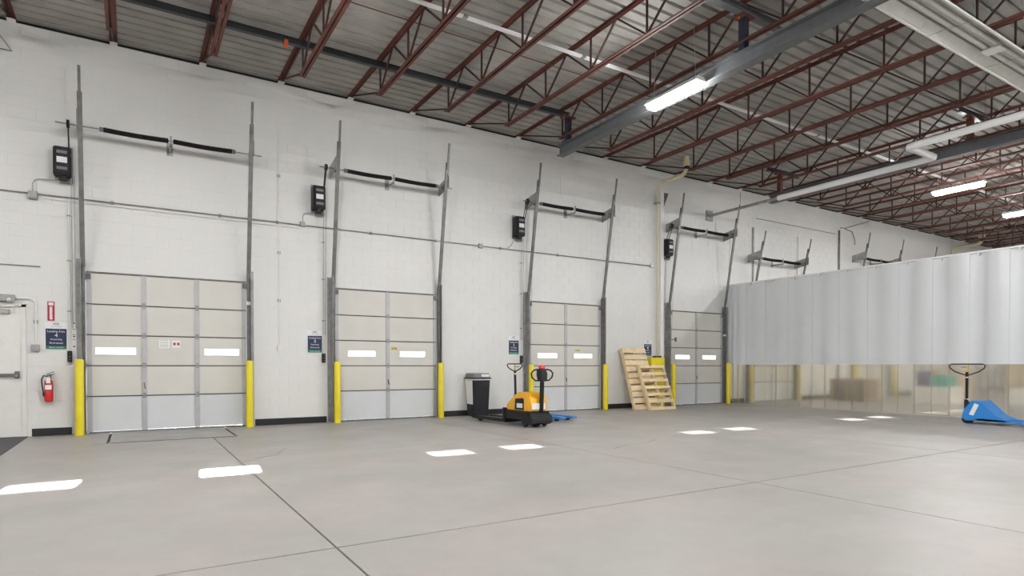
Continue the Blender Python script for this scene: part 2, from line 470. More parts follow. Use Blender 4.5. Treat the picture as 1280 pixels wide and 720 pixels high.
for x_, lab in ((2.35, 'orange clamp on the black header left of the third joist'),):
    tag(MB().box(x_-.03, -2.15, 6.90, x_+.03, -2.01, 7.0).build('pipe_clamp', M['orange'], bevel=.004), lab, 'clamp')

# ------------------------------------------------------------------ white lighting conduit, run between the joists
cd = tag(empty('lighting_conduit', (2.2, -4.55, 6.9)), 'long white double conduit running along the ceiling past the lamps', 'conduit')
x = 2.2; i_ = 0
while x < 40:
    L = 2.44
    for dy in (-.022, .022):
        MB().box(x, -4.55+dy-.016, 6.90, x+L-.01, -4.55+dy+.016, 6.93).build('conduit_rail', M['lightw'], cd)
    MB().box(x-.04, -4.60, 6.895, x+.04, -4.50, 6.935).build('coupler', M['galv'], cd)
    x += L

# ------------------------------------------------------------------ radiant heater / white reflector trough
ht = tag(empty('radiant_heater', (5.5, -9.18, 6.2)), 'long white radiant heater trough across the upper right corner', 'heater')
HX0, HX1 = 4.0, 21.0
sec = [(-8.90, 6.19), (-8.885, 6.22), (-9.00, 6.34), (-9.08, 6.40), (-9.28, 6.40), (-9.38, 6.33), (-9.475, 6.22), (-9.46, 6.19)]
def strip(pts, x0, x1, t=.004):
    mb = MB()
    for (a, b), (c, d) in zip(pts[:-1], pts[1:]):
        n = Vector((0, -(d-b), (c-a))).normalized()*t
        if n.z < 0: n = -n
        mb.quad_box([(x0, a, b), (x1, a, b), (x1, c, d), (x0, c, d), (x0, a+n.y, b+n.z), (x1, a+n.y, b+n.z), (x1, c+n.y, d+n.z), (x0, c+n.y, d+n.z)])
    return mb
x = HX0
while x < HX1:
    x2 = min(x+3.0, HX1)
    strip(sec[1:-1], x, x2-.004).build('reflector', M['heater'], ht)
    x = x2
for lab, yy in (('left', -8.90), ('right', -9.47)):
    MB().box(HX0, yy-.014, 6.185, HX1, yy+.014, 6.205).build('lip', M['white'], ht)
MB().cyl((HX0-.2, -9.13, 6.30), (HX1, -9.13, 6.30), .038, 12).build('burner_tube', M['heater'], ht, smooth=True)
MB().cyl((HX0-.2, -9.27, 6.30), (HX1, -9.27, 6.30), .038, 12).build('burner_tube', M['heater'], ht, smooth=True)
x = HX0+.5
while x < HX1:
    MB().bar((x, -8.88, 6.20), (x+.12, -9.49, 6.20), .012, .006).build('cross_strap', M['alu'], ht)
    for yy in (-8.86, -9.51):
        MB().cyl((x, yy, 6.2), (x+.03, -9.18+(yy+9.18)*.6, DZ), .005, 6).build('hanger_wire', M['alu'], ht)
    x += 1.9
for yy in (-9.02, -9.36): MB().box(HX0, yy-.008, 6.325, HX1, yy+.008, 6.345).build('fold_seam', M['galv'], ht)
MB().box(11.55, -9.33, 6.235, 11.80, -9.07, 6.26).build('tube_bracket', M['white'], ht, bevel=.004)

# ------------------------------------------------------------------ LED high bays
def lamp(X, Y, label, group):
    z = 6.12
    o = tag(empty('high_bay_lamp', (X, Y, z)), label, 'lamp', group)
    h = MB().prism([(X-.12, z+.005), (X+.12, z+.005), (X+.12, z+.02), (X+.07, z+.085), (X-.07, z+.085), (X-.12, z+.02)], Y-.62, Y+.62)
    h.build('housing', M['white'], o)
    MB().box(X-.11, Y-.59, z-.075, X+.11, Y+.59, z+.004).build('lens', M['glow'], o, bevel=.015)
    for sy in (-.5, .5): MB().cyl((X, Y+sy, z+.08), (X, Y+sy*.9, DZ), .004, 5).build('suspension_wire', M['alu'], o)
rowX = (-5.5, 1.2, 8.33, 13.9, 19.3, 24.1, 32)
for X in rowX:
    if X == 13.9: continue
    lab = {8.33: 'brightest lit high bay lamp, nearest, beside the grey hoist beam', 19.3: 'lit high bay lamp left of the pair over the curtain', 24.1: 'lit high bay lamp cut by the right edge over the curtain'}.get(X, 'lit high bay lamp hung in the row outside the view')
    lamp(X, -5.6 if X != 24.1 else -5.55, lab, 'lit high bay lamps in view' if X in (8.33, 19.3, 24.1) else 'lamps outside the view')
for Y in (-11.6, -17.4):
    for X in (-5.5, 1.2, 8.3, 13.9, 19.3, 25.5, 34):
        lamp(X, Y, 'lit high bay lamp hung in the row outside the view', 'lamps outside the view')

# ------------------------------------------------------------------ sectional dock doors
ZS = [.03, .68, 1.24, 1.80, 2.36, 2.93]
def make_door(w, n, name, skipmid):
    d = empty(name, (0, 0, 0))
    cw = w/n
    for s in range(5):
        z0, z1 = ZS[s], ZS[s+1]
        rm = M['panelw'] if s == 0 else M['panel']
        sec = MB().box(.0, -.02, z0+.006, w, -.004, z0+.035).box(0, -.02, z1-.035, w, -.004, z1-.004)
        so = sec.build('section', rm, d)
        MB().box(0, -.036, z1-.016, w, -.006, z1+.006).build('seam_shade', M['seamshade'], so)  # near-black strip puts the seam's shadow line into colour
        for c in range(n):
            a, b = c*cw+.012, (c+1)*cw-.012
            mb = MB()
            if s == 2 and not (skipmid and c == 1):
                cx = (c+.5)*cw; p, q = cx-.31, cx+.31
                mb.box(a, -.040, z0+.008, b, -.028, 1.445).box(a, -.040, 1.565, b, -.028, z1-.018)
                mb.box(a, -.040, 1.445, p, -.028, 1.565).box(q, -.040, 1.445, b, -.028, 1.565)
                po = mb.build('panel', rm, so)
                MB().box(p-.02, -.046, 1.43, q+.02, -.038, 1.447).box(p-.02, -.046, 1.563, q+.02, -.038, 1.58).box(p-.02, -.046, 1.447, p+.002, -.038, 1.563).box(q-.002, -.046, 1.447, q+.02, -.038, 1.563).build('window_frame', M['white'], so)
                MB().box(p, -.036, 1.445, q, -.032, 1.565).build('window_pane', M['glass'], so)
            else:
                mb.box(a, -.040, z0+.008, b, -.028, z1-.018); mb.build('panel', rm, so, bevel=.003)
        for c in range(n+1):
            x = c*cw; hw = .045 if 0 < c < n else .04
            x = min(max(x, hw), w-hw)
            MB().box(x-hw, -.058, z0+.006, x+hw, -.024, z1-.014).build('stile', M['stile'], so, bevel=.004)
            if 0 < c < n and s < 4:
                MB().box(x-.028, -.066, z1-.05, x+.028, -.056, z1+.05).build('hinge', M['galv'], so)
    MB().box(.03, -.05, .002, w-.03, -.01, .034).build('bottom_seal', M['galvd'], d)
    MB().box(0, -.05, 2.925, w, -.015, 2.945).build('top_seal', M['galvd'], d)
    MB().bar((cw-.006, -.075, .92), (cw+.012, -.075, .80), .02, .02).build('lift_handle', M['galvd'], d)
    # jamb angles, vertical tracks, rollers
    for sx, x in ((-1, 0), (1, w)):
        mb = MB()
        mb.box(x+sx*.07, -.20, .01, x+sx*.082, -.002, 3.16)          # plate standing out from the wall
        mb.box(x+sx*.07, -.014, .01, x+sx*.15, -.002, 3.16)          # flange on the wall
        mb.build('jamb_angle', M['galv'], d)
        MB().box(x+sx*.015, -.13, .01, x+sx*.022, -.06, 3.10).box(x+sx*.015, -.066, .01, x+sx*.06, -.060, 3.10).box(x+sx*.015, -.136, .01, x+sx*.05, -.130, 3.10).build('vertical_track', M['galvd'], d)
        for z in ZS[1:]:
            MB().cyl((x+sx*.02, -.095, z-.02), (x+sx*.055, -.095, z-.02), .026, 10).build('roller', M['black'], d)
        MB().box(x-sx*.07, -.10, 2.80, x+sx*.06, -.05, 2.90).build('top_bracket', M['galvd'], d)
        MB().cyl((x-sx*.02, -.12, 2.86), (x-sx*.02, -.07, 2.86), .035, 10).build('cable_pulley', M['galvd'], d)
        # high-lift track leaning out from the wall
        a = Vector((x+sx*.045, -.10, 3.0)); b = Vector((x+sx*.045, -.58, 5.95)); c = Vector((x+sx*.045, -.645, 6.36))
        MB().bar(a, b, .075, .036, up=(0, 1, 0)).build('high_lift_track', M['galvd'], d)
        MB().bar(b+(a-b)*.06+Vector((0, -.035, 0)), c+Vector((0, -.035, 0)), .045, .022, up=(0, 1, 0)).build('track_extension', M['galvd'], d)
        # end bearing plate
        MB().quad_box([(x+sx*.085, -.004, 5.30), (x+sx*.095, -.004, 5.30), (x+sx*.095, -.56, 5.40), (x+sx*.085, -.56, 5.40),
                       (x+sx*.085, -.004, 5.56), (x+sx*.095, -.004, 5.56), (x+sx*.095, -.56, 5.66), (x+sx*.085, -.56, 5.66)]).build('bearing_plate', M['galv'], d)
        MB().cyl((x+sx*.02, -.40, 5.42), (x+sx*.075, -.40, 5.42), .075, 16).build('cable_drum', M['galvd'], d, smooth=True)
        MB().cyl((x+sx*.03, -.33, 5.40), (x+sx*.03, -.09, .2), .0035, 5).build('lift_cable', M['galvd'], d)
    m_ = w/2
    MB().cyl((-.40, -.40, 5.42), (w+.25, -.40, 5.42), .014, 8).build('torsion_shaft', M['galv'], d)
    MB().box(m_-.14, -.006, 4.85, m_+.14, -.0015, 5.46).build('spring_pad', M['wall'], d)
    MB().box(m_-.015, -.46, 5.30, m_+.015, -.006, 5.34).box(m_-.015, -.46, 5.30, m_+.015, -.44, 5.50).box(m_-.05, -.02, 5.26, m_+.05, -.006, 5.50).build('centre_bracket', M['galv'], d)
    for sx in (-1, 1):
        L = w/2-.22 if n == 2 else w/2-.33
        mb = MB(); x0 = m_+sx*.04; N = int(L/.035); pts = []; rr = []
        for i in range(N*2+1):
            t = i/(N*2); pts.append((x0+sx*L*t, -.40, 5.42-.012*math.sin(math.pi*t))); rr.append(.048 if i % 2 else .038)
        mb.tube(pts, rr, 10); mb.build('torsion_spring', M['spring'], d)
        MB().cyl((x0+sx*(L-.0), -.40, 5.42), (x0+sx*(L+.06), -.40, 5.42), .04, 10).build('winding_cone', M['galvd'], d)
    return d
d3 = make_door(2.67, 3, 'dock_door', True)
d3.location = (DX[0][0], 0, 0)
d2 = make_door(2.43, 2, 'dock_door', False)
dlab = ['widest sectional dock door, three panels across, beside the fire extinguisher', 'second dock door from left, between the grey bin and the widest door',
        'third dock door from left, behind the yellow pallet truck', 'fourth dock door, beside the leaning wooden pallets and the curtain',
        'dock door just behind the strip curtain', 'far dock door whose tracks show above the middle of the curtain', 'farthest dock door with track tips just above the curtain', 'dock door hidden far behind the curtain']
doors = [d3]
for i, (a, b, n) in enumerate(DX[1:]):
    o = d2 if i == 0 else copy_tree(d2)
    o.location = (a, 0, 0); doors.append(o)
for o, l in zip(doors, dlab): tag(o, l, 'dock door', 'sectional dock doors along the wall')
# lower, shorter high-lift on the fifth door
for ch in doors[4].children:
    if ch.name.split('.')[0] in ('high_lift_track', 'track_extension', 'bearing_plate', 'cable_drum', 'torsion_shaft', 'torsion_spring', 'winding_cone', 'centre_bracket', 'spring_pad'):
        if 'track' in ch.name:
            ch.scale = (1, 1, .80) ; ch.location.z += 3.0*.2
        else: ch.location.z -= .58
    if ch.name.startswith('lift_cable'): ch.scale = (1, 1, .88)
# small marks stuck on the door sections
def sticker(o, x0, z0, x1, z1, m, y=-.0425, name='sticker', lab=None):
    s = MB().box(x0, y, z0, x1, y+.0015, z1).build(name, m, o, local=True)
    if lab: s['label'] = lab
    return s
st = sticker(doors[0], 1.13, 1.57, 1.31, 1.73, M['lightw'], lab='white notice on the middle panel')
for z in (1.71, 1.67, 1.63, 1.60): MB().box(1.15, -.0435, z, 1.15+.13, -.0425, z+.008).build('print_line', M['galv'], st, local=True)
s2 = sticker(doors[0], 1.35, 1.58, 1.49, 1.72, M['lightw'], lab='white warning sticker with dark red print')
for a in (1.37, 1.435): MB().box(a, -.0440, 1.63, a+.04, -.0425, 1.68).build('print_mark', M['sred'], s2, local=True)
sticker(doors[1], 1.30, 1.60, 1.44, 1.66, M['brass'], lab='small faded yellow sticker')
sticker(doors[2], 1.55, 1.63, 1.70, 1.68, M['brass'], lab='small faded yellow sticker')
lk = MB().box(.04, -.075, 2.03, .26, -.058, 2.055).box(.24, -.09, 1.98, .29, -.058, 2.11).build('slide_lock', M['galvd'], doors[3], local=True)
MB().box(2.38+.03, -.16, 2.20, 2.52, -.11, 2.26).build('latch', M['lightw'], doors[3], local=True)
MB().box(2.66, -.17, 2.46, 2.74, -.13, 2.53).build('latch', M['lightw'], doors[0], local=True)

# ------------------------------------------------------------------ bollards
def bollard(x, y, h, label):
    o = tag(empty('bollard', (x, y, 0)), label, 'bollard', 'yellow bollards beside the dock doors')
    MB().lathe([(.001, h+.012), (.035, h+.010), (.058, h), (.0665, h-.02), (.068, .002), (.001, .002)][::-1], (x, y, 0), 20).build('post', M['yellow'], o, smooth=True)
    MB().lathe([(.085, .001), (.085, .008), (.068, .012)], (x, y, 0), 20).build('base_ring', M['yellow'], o)
bl = [(-.80, -.25, 1.34, 'yellow bollard left of the widest dock door, by the extinguisher'), (2.0, -.26, 1.33, 'yellow bollard right of the widest dock door'),
      (3.76, -.27, 1.32, 'yellow bollard left of the second dock door'), (6.23, -.24, 1.30, 'yellow bollard right of the second dock door, left of the grey bin'),
      (8.80, -.25, 1.26, 'yellow bollard half hidden behind the yellow pallet truck'), (11.30, -.25, 1.28, 'yellow bollard right of the third dock door'),
      (13.98, -.27, 1.29, 'yellow bollard between the leaning pallets and the fourth dock door'), (16.50, -.25, 1.32, 'yellow bollard against the edge of the curtain, this side of it'),
      (17.66, -.27, 1.28, 'left yellow bollard blurred behind the clear strips'), (20.02, -.45, 1.28, 'right yellow bollard blurred behind the clear strips'),
      (24.0, -.25, 1.28, 'yellow bollard far beyond the curtain'), (26.9, -.25, 1.28, 'yellow bollard farther beyond the curtain')]
for b in bl: bollard(*b)

# ------------------------------------------------------------------ door operators, chains, push buttons
def operator(dx, label, i):
    X = dx-(.155 if i == 3 else .36); o = tag(empty('door_operator', (X, 0, 4.5)), label, 'motor', 'door operators on the wall')
    MB().box(X-.13, -.028, 4.52, X+.13, -.003, 5.12).build('mount_plate', M['galv'], o)
    MB().box(X-.14, -.26, 4.56, X+.12, -.03, 5.06).build('cover', M['black'], o, bevel=.018, smooth=True)
    MB().box(X-.115, -.285, 4.60, X+.095, -.258, 5.02).build('front_plate', M['dgrey'], o, bevel=.008)
    MB().box(X-.085, -.290, 4.77, X+.065, -.284, 4.87).build('label_plate', M['lightw'], o)
    MB().box(X-.085, -.290, 4.93, X+.065, -.284, 4.98).build('vent', M['jgrey'], o)
    MB().box(X-.085, -.290, 4.65, X+.065, -.284, 4.70).build('vent', M['jgrey'], o)
    MB().cyl((X+.0, -.15, 4.57), (X+.0, -.15, 4.50), .07, 14).build('gearbox', M['dgrey'], o, smooth=True)
    MB().box(X-.06, -.10, 4.46, X+.13, -.05, 4.53).build('terminal_block', M['galvd'], o)
    xs_ = dx-.27
    MB().cyl((xs_-.02, -.40, 5.42), (xs_+.02, -.40, 5.42), .07, 16).build('sprocket', M['black'], o)
    MB().cyl((X+.12, -.20, 4.92), (xs_+.02, -.20, 4.92), .05, 12).build('drive_sprocket', M['galvd'], o)
    for dy in (.045, -.045):
        MB().bar((xs_, -.40+dy, 5.42), (xs_, -.20+dy, 4.92), .018, .012).build('drive_chain', M['blackr'], o)
    for dd in (0, .045): MB().cyl((xs_+.02+dd, -.13, 4.60), (xs_+.02+dd, -.05, 1.9), .006, 6).build('hand_chain', M['galv'], o)
ol = ['black door motor box left of the widest dock door', 'black door motor box left of the second dock door', 'black door motor box left of the third dock door', 'black door motor box beside the white downpipe', 'door motor box behind the curtain']
for i in range(4): operator(DX[i][0] if i else DX[0][0]+.05, ol[i], i)
cl = ['black push-button box beside the widest dock door', 'black push-button box beside the second dock door', 'black push-button box behind the manual truck handle', 'black push-button box over the yellow pipe guard']
for i, X in enumerate((-.95, 3.53, 8.63, 13.79)):
    o = tag(empty('button_box', (X, 0, 1.30)), cl[i], 'switch', 'push-button boxes beside the doors')
    MB().box(X-.035, -.07, 1.30, X+.035, -.004, 1.50).build('housing', M['black'], o, bevel=.006)
    for z, m in ((1.46, 'green'), (1.40, 'jgrey'), (1.34, 'redp')): MB().cyl((X, -.07, z), (X, -.08, z), .012, 8).build('button', M[m], o)
    MB().cyl((X, -.03, 1.5), (X, -.03, 4.21), .011, 8).build('conduit', M['white'], o, smooth=True)
    for z in (2.2, 3.1, 3.9): MB().box(X-.03, -.045, z, X+.03, -.004, z+.02).build('strap', M['galv'], o)

# ------------------------------------------------------------------ conduits and small boxes on the wall
def conduit(pts, r, m, label, name='wall_conduit', group='conduits on the dock wall', straps=(), boxes=()):
    o = tag(empty(name, pts[0]), label, 'conduit', group)
    MB().tube(pts, r, 8).build('pipe_run', m, o, smooth=True)
    for (x, y_, z) in straps: MB().box(x-.03, y_, z-.03, x+.03, -.003, z+.03).build('strap', M['galv'], o)
    return o
def jbox(x, z, s, label, m='galv', d=.06):
    o = tag(empty('junction_box', (x, 0, z)), label, 'electrical box', 'junction boxes on the dock wall')
    MB().box(x-s/2, -d, z-s/2, x+s/2, -.004, z+s/2).build('housing', M[m], o, bevel=.005)
    MB().box(x-s/2+.01, -d-.004, z-s/2+.01, x+s/2-.01, -d+.001, z+s/2-.01).build('cover_plate', M[m], o)
conduit([(-7.5, -.03, 4.23), (13.25, -.03, 4.23)], .013, M['galv'], 'long grey conduit running level across the wall between the motors', straps=[(x, -.03, 4.23) for x in (-.3, 1.5, 2.6, 4.6, 6.2, 8, 9.8, 11.6)])
conduit([(-1.3, -.028, 4.17), (3.1, -.028, 4.16)], .010, M['white'], 'thin white conduit just under the long grey one, left half')
jbox(-1.45, 4.20, .13, 'grey square box on the conduit below the leftmost motor', d=.09)
jbox(3.10, 4.25, .10, 'grey square box on the conduit below the second motor')
jbox(7.42, 4.23, .11, 'grey round-cornered box on the conduit above the grey bin')
jbox(13.30, 4.25, .13, 'pale box ending the long conduit at the downpipe', 'lightw')
for i, (xb, xo) in enumerate(((-1.45, -1.05), (3.10, 3.38))):
    conduit([(xb, -.05, 4.26), (xb, -.05, 4.40), (xb+.03, -.05, 4.46), (xb+.08, -.05, 4.49), (xo, -.07, 4.50)], .009, M['galv'], ['thin bent conduit feeding the leftmost motor', 'thin bent conduit feeding the second motor'][i])
conduit([(8.2, -.03, 4.24), (8.32, -.03, 4.34), (8.4, -.06, 4.5)], .009, M['galv'], 'thin bent conduit feeding the third motor')
conduit([(2.62, -.025, 6.36), (2.62, -.025, 1.62)], .009, M['white'], 'thin vertical conduit between the widest and second dock doors', straps=[(2.62, -.025, z) for z in (2.6, 3.6, 5.2)])
jbox(2.62, 1.60, .10, 'small white outlet box low on the wall between two doors', 'white', .045)
conduit([(18.03, -.03, 5.95), (18.03, -.03, .2)], .03, M['galv'], 'vertical grey conduit just behind the curtain end')
conduit([(20.55, -.03, 5.9), (20.55, -.03, .2)], .02, M['white'], 'thin vertical pipe between the two track pairs above the curtain')
conduit([(23.17, -.03, 6.45), (23.17, -.03, .2)], .035, M['galvd'], 'dark vertical pipe above the curtain right of the fifth door')
conduit([(23.25, -.03, 6.55), (23.6, -.03, 6.58), (25.25, -.03, 7.05)], .018, M['galv'], 'thin sloping wire pipe above the curtain')
conduit([(23.6, -.03, 6.55), (24.05, -.03, 6.5), (24.25, -.03, 6.2), (24.25, -.03, 6.0)], .018, M['galv'], 'short curled cable above the curtain')
conduit([(8.95, -.02, 7.1), (9.1, -.02, 6.9), (9.85, -.02, 6.78), (9.9, -.02, 6.6), (9.9, -.02, 5.9)], .008, M['white'], 'thin painted cable over the third dock door')
conduit([(18.2, -.03, 6.28), (22.9, -.03, 6.28)], .012, M['galv'], 'thin level wire across the wall above the curtain')
conduit([(-2.05, -.03, 7.1), (-1.72, -.03, 6.62), (-1.95, -.03, 6.62), (-2.5, -.03, 6.60)], .012, M['galvd'], 'thin grey cable in the upper left corner')
conduit([(-4.0, -.02, 2.97), (-1.36, -.02, 2.97)], .010, M['galv'], 'thin grey rod on the wall above the exit door')
# pads painted on the wall over doors 2 and 3
# ------------------------------------------------------------------ signs
def dock_sign(X, z0, n, label, h=.36, w=.30):
    o = tag(empty('dock_sign', (X, 0, z0)), label, 'sign', 'blue dock signs')
    MB().box(X-w/2-.015, -.010, z0-.012, X+w/2+.015, -.003, z0+h+.12).build('backing', M['lightw'], o)
    MB().box(X-w/2, -.014, z0+.055, X+w/2, -.009, z0+h).build('blue_panel', M['navys'], o)
    MB().box(X-w/2, -.014, z0, X+w/2, -.009, z0+.055).build('green_band', M['green'], o)
    MB().tube([(X+.04*math.cos(t*math.pi/6), -.011, z0+h+.085+.014*math.sin(t*math.pi/6)) for t in range(12)], .005, 5, closed=True).build('emblem', M['navys'], o)
    L = lambda s, sz, z, wd, m='lightw': text(s, sz, 0, -.0148, z-z0, M[m], o, wide=wd)
    L('WELCOME', .022, z0+h+.03, .16, 'jgrey')
    L('Loading Area', .05, z0+h-.062, .25)
    L(n, .085, z0+h-.145, .045)
    L('Receiving', .042, z0+h-.20, .16)
    L('Entrance', .045, z0+h-.265, .19)
    L('Please ring bell', .028, z0+.022, .20)
dock_sign(-1.145, 1.53, '4', 'blue and green sign numbered 4 above the fire extinguisher')
dock_sign(3.35, 1.52, '3', 'blue and green sign left of the second dock door')
dock_sign(8.41, 1.53, '2', 'blue and green sign above the handle of the manual truck')
dock_sign(13.15, 1.52, '1', 'blue and green sign beside the leaning pallets')
o = tag(empty('fire_extinguisher_sign', (-1.215, 0, 2.05)), 'narrow red vertical sign above the blue dock sign', 'sign')
MB().box(-1.265, -.010, 2.03, -1.165, -.003, 2.37).build('red_plate', M['sred'], o)
MB().box(-1.235, -.013, 2.07, -1.195, -.009, 2.28).build('white_arrow_field', M['lightw'], o)
MB().box(-1.25, -.013, 2.30, -1.18, -.009, 2.355).build('white_symbol', M['lightw'], o)
MB().prism([(-1.243, 2.07), (-1.187, 2.07), (-1.215, 2.045)], -.013, -.009).build('arrow_head', M['lightw'], o)
text('FIRE EXTINGUISHER', .03, .010, -.0138, .125, M['sred'], o, rot=(math.pi/2, math.pi/2, 0), wide=.19)
o = tag(empty('instruction_strip', (-.888, 0, 1.5)), 'narrow white strip of small arrows between sign and widest door', 'sticker')
MB().box(-.915, -.006, 1.51, -.862, -.003, 2.04).build('strip_sheet', M['lightw'], o)
for z in (1.56, 1.74, 1.98): MB().prism([(-.908, z+.03), (-.868, z+.03), (-.888, z)], -.009, -.005).build('arrow_mark', M['dgrey'], o)
for z in (1.70, 1.79, 1.88): MB().box(-.908, -.009, z, -.868, -.005, z+.012).build('print_line', M['jgrey'], o)

# ------------------------------------------------------------------ fire extinguisher
ex = tag(empty('fire_extinguisher', (-1.25, -.10, .62)), 'small red fire extinguisher hung on the wall under the blue sign', 'extinguisher')
X, Y = -1.25, -.10
MB().lathe([(.001, .60), (.045, .60), (.062, .615), (.064, .64), (.064, .92), (.058, .965), (.035, .995), (.022, 1.01), (.02, 1.03)], (X, Y, 0), 20).build('cylinder', M['redp'], ex, smooth=True)
MB().lathe([(.024, 1.02), (.024, 1.06), (.016, 1.065)], (X, Y, 0), 12).build('valve', M['alu'], ex)
MB().bar((X-.01, Y, 1.065), (X+.085, Y, 1.09), .02, .012).bar((X-.02, Y, 1.09), (X+.08, Y, 1.13), .02, .01).build('squeeze_handle', M['black'], ex)
MB().tube([(X-.02, Y, 1.05), (X-.07, Y-.02, 1.06), (X-.095, Y-.03, 1.00), (X-.09, Y-.04, .90), (X-.075, Y-.03, .80), (X-.07, Y-.02, .76)], .011, 8).build('hose', M['blackr'], ex, smooth=True)
MB().lathe([(.010, .70), (.016, .74), (.012, .78)], (X-.07, Y-.02, 0), 10).build('nozzle', M['black'], ex)
MB().box(X-.045, Y-.069, .82, X+.045, Y-.062, .90).build('label_plate', M['lightw'], ex)
MB().box(X-.03, Y-.074, .93, X+.03, Y-.070, 1.03).build('inspection_tag', M['lightw'], ex)
MB().box(X-.03, -.034, .70, X+.03, -.003, 1.08).build('wall_bracket', M['galvd'], ex)

# ------------------------------------------------------------------ exit door (door_1)
dr = tag(empty('door_1', (-2.5, 0, 0)), 'white steel exit door with a push bar at the left edge', 'door', kind='structure')
MB().box(-2.51, -.025, .01, -1.63, .02, 2.24).build('door_leaf', M['white'], dr, bevel=.003)
MB().box(-1.63, -.045, 0, -1.565, .10, 2.30).build('frame_post', M['white'], dr, bevel=.004)
MB().box(-2.60, -.045, 0, -2.515, .10, 2.30).build('frame_post', M['white'], dr, bevel=.004)
MB().box(-2.60, -.045, 2.245, -1.565, .10, 2.31).build('frame_head', M['white'], dr, bevel=.004)
pb = MB().box(-2.44, -.095, 1.055, -1.72, -.05, 1.10).build('push_bar', M['galvd'], dr, bevel=.006)
MB().box(-1.72, -.10, 1.02, -1.655, -.026, 1.14).build('latch_case', M['galvd'], dr, bevel=.006)
MB().cyl((-1.69, -.10, 1.06), (-1.69, -.12, 1.06), .02, 10).build('bar_end', M['galv'], dr)
MB().box(-2.44, -.09, 1.04, -2.40, -.026, 1.115).build('bar_mount', M['galvd'], dr)
MB().box(-2.2, -.085, 2.13, -1.78, -.026, 2.20).build('closer_body', M['galv'], dr, bevel=.005)
MB().bar((-1.95, -.07, 2.21), (-1.72, -.16, 2.23), .02, .01).bar((-1.72, -.16, 2.23), (-1.66, -.05, 2.27), .02, .01).build('closer_arm', M['galv'], dr)
MB().box(-2.45, -.004+.02, -.0, -1.64, .06, .012).build('threshold', M['galvd'], dr)
MB().box(-2.51, .021, .01, -1.63, .06, 2.24).build('door_back', M['dark'], dr)
o = conduit([(-3.5, -.04, 2.40), (-1.50, -.04, 2.40), (-1.45, -.04, 2.37), (-1.43, -.04, 2.31), (-1.43, -.04, 1.62)], .014, M['white'], 'white conduit bending down beside the exit door', straps=[(-1.43, -.04, 2.0), (-2.0, -.04, 2.40)])
jbox(-1.435, 1.545, .12, 'grey box at the end of the conduit beside the exit door')
o = tag(empty('emergency_light', (-1.86, -.06, 2.40)), 'small grey light fitting above the exit door', 'lamp')
MB().box(-1.98, -.12, 2.33, -1.70, -.045, 2.45).build('housing', M['galv'], o, bevel=.01)
MB().cyl((-1.78, -.12, 2.37), (-1.78, -.15, 2.34), .03, 10).build('lens', M['lightw'], o)

# floor mat, dock leveler
mt = MB().box(-2.95, -3.4, .001, -1.545, -.06, .012).build('floor_mat', M['matr'], bevel=.003); tag(mt, 'dark grey mat on the floor in front of the exit door', 'mat')
lv = tag(empty('dock_leveler', (.6, -.9, 0)), 'steel dock leveler plate let into the floor at the widest door', 'leveler')
MB().box(-.36, -1.86, .0005, 1.56, -.05, .003).build('pit_edge', M['dark'], lv)
MB().box(-.34, -1.84, .0005, 1.54, -.07, .008).build('deck_plate', M['steelplate'], lv)
MB().box(-.55, -1.95, .0005, -.36, -.05, .004).build('curb_angle', M['conc'], lv)
MB().box(-.36, -.10, .003, 1.62, -.062, .012).build('lip_hinge', M['galv'], lv)
for x in (-.36, 1.53): MB().box(x, -.35, .003, x+.04, -.10, .011).build('side_guard', M['lightw'], lv)
for x in (-.345, 1.52): MB().box(x, -1.75, .003, x+.025, -.35, .0095).build('side_slot', M['dark'], lv)

# ------------------------------------------------------------------ roof drains and downpipe
def drain(X, label, down=.3, r=.06):
    o = tag(empty('roof_drain_pipe', (X, 0, 6.7)), label, 'pipe', 'cream roof drain pipes')
    MB().tube([(X, -.11, down), (X, -.11, 6.50), (X, -.13, 6.62), (X, -.20, 6.68), (X, -.30, 6.69), (X, -1.05, 6.70), (X, -1.16, 6.74), (X, -1.22, 6.84), (X, -1.23, 6.95)], [r*.55]*4+[r*.8]+[r]*4, 12).build('pipe_run', M['pipe'], o, smooth=True)
    MB().lathe([(r, 6.92), (r*1.55, 6.94), (r*1.6, 7.02), (r*1.2, 7.10), (r*1.2, 7.19)], (X, -1.23, 0), 16).build('drain_bowl', M['pipe'], o, smooth=True)
    MB().lathe([(r*1.1, 6.86), (r*1.25, 6.87), (r*1.25, 6.90), (r*1.1, 6.91)], (X, -1.23, 0), 14).build('coupling', M['blackr'], o)
    MB().box(X-.07, -.15, 6.10, X+.07, -.004, 6.14).build('wall_clamp', M['galv'], o)
    return o
drain(13.45, 'cream roof drain pipe elbowed over the fourth dock door', 1.2)
drain(32.3, 'cream roof drain pipe far off above the curtain', .3, .09)
o = tag(empty('downpipe', (13.68, -.06, 0)), 'square white downpipe standing behind the yellow guard', 'pipe')
MB().box(13.57, -.12, .02, 13.705, -.004, 6.50).build('pipe_run', M['lightw'], o, bevel=.01)
MB().prism([(13.72, 6.50), (13.98, 6.50), (13.78, 6.05), (13.74, 6.05)], -.03, -.01).build('top_bracket', M['galvd'], o)
for z in (2.5, 4.0, 5.5): MB().box(13.56, -.13, z, 13.715, -.118, z+.04).build('strap', M['white'], o)
o = tag(empty('pipe_guard', (13.4, -.15, 0)), 'yellow steel guard around the downpipe behind the leaning pallets', 'guard')
MB().box(13.02, -.30, .002, 13.56, -.285, 1.48).build('front_plate', M['yellow'], o)
MB().box(13.02, -.285, .002, 13.035, -.004, 1.48).build('side_plate', M['yellow'], o)
MB().box(13.545, -.285, .002, 13.56, -.004, 1.48).build('side_plate', M['yellow'], o)
MB().box(13.25, -.24, 1.47, 13.5, -.10, 1.53).build('cap_block', M['dgrey'], o, bevel=.006)

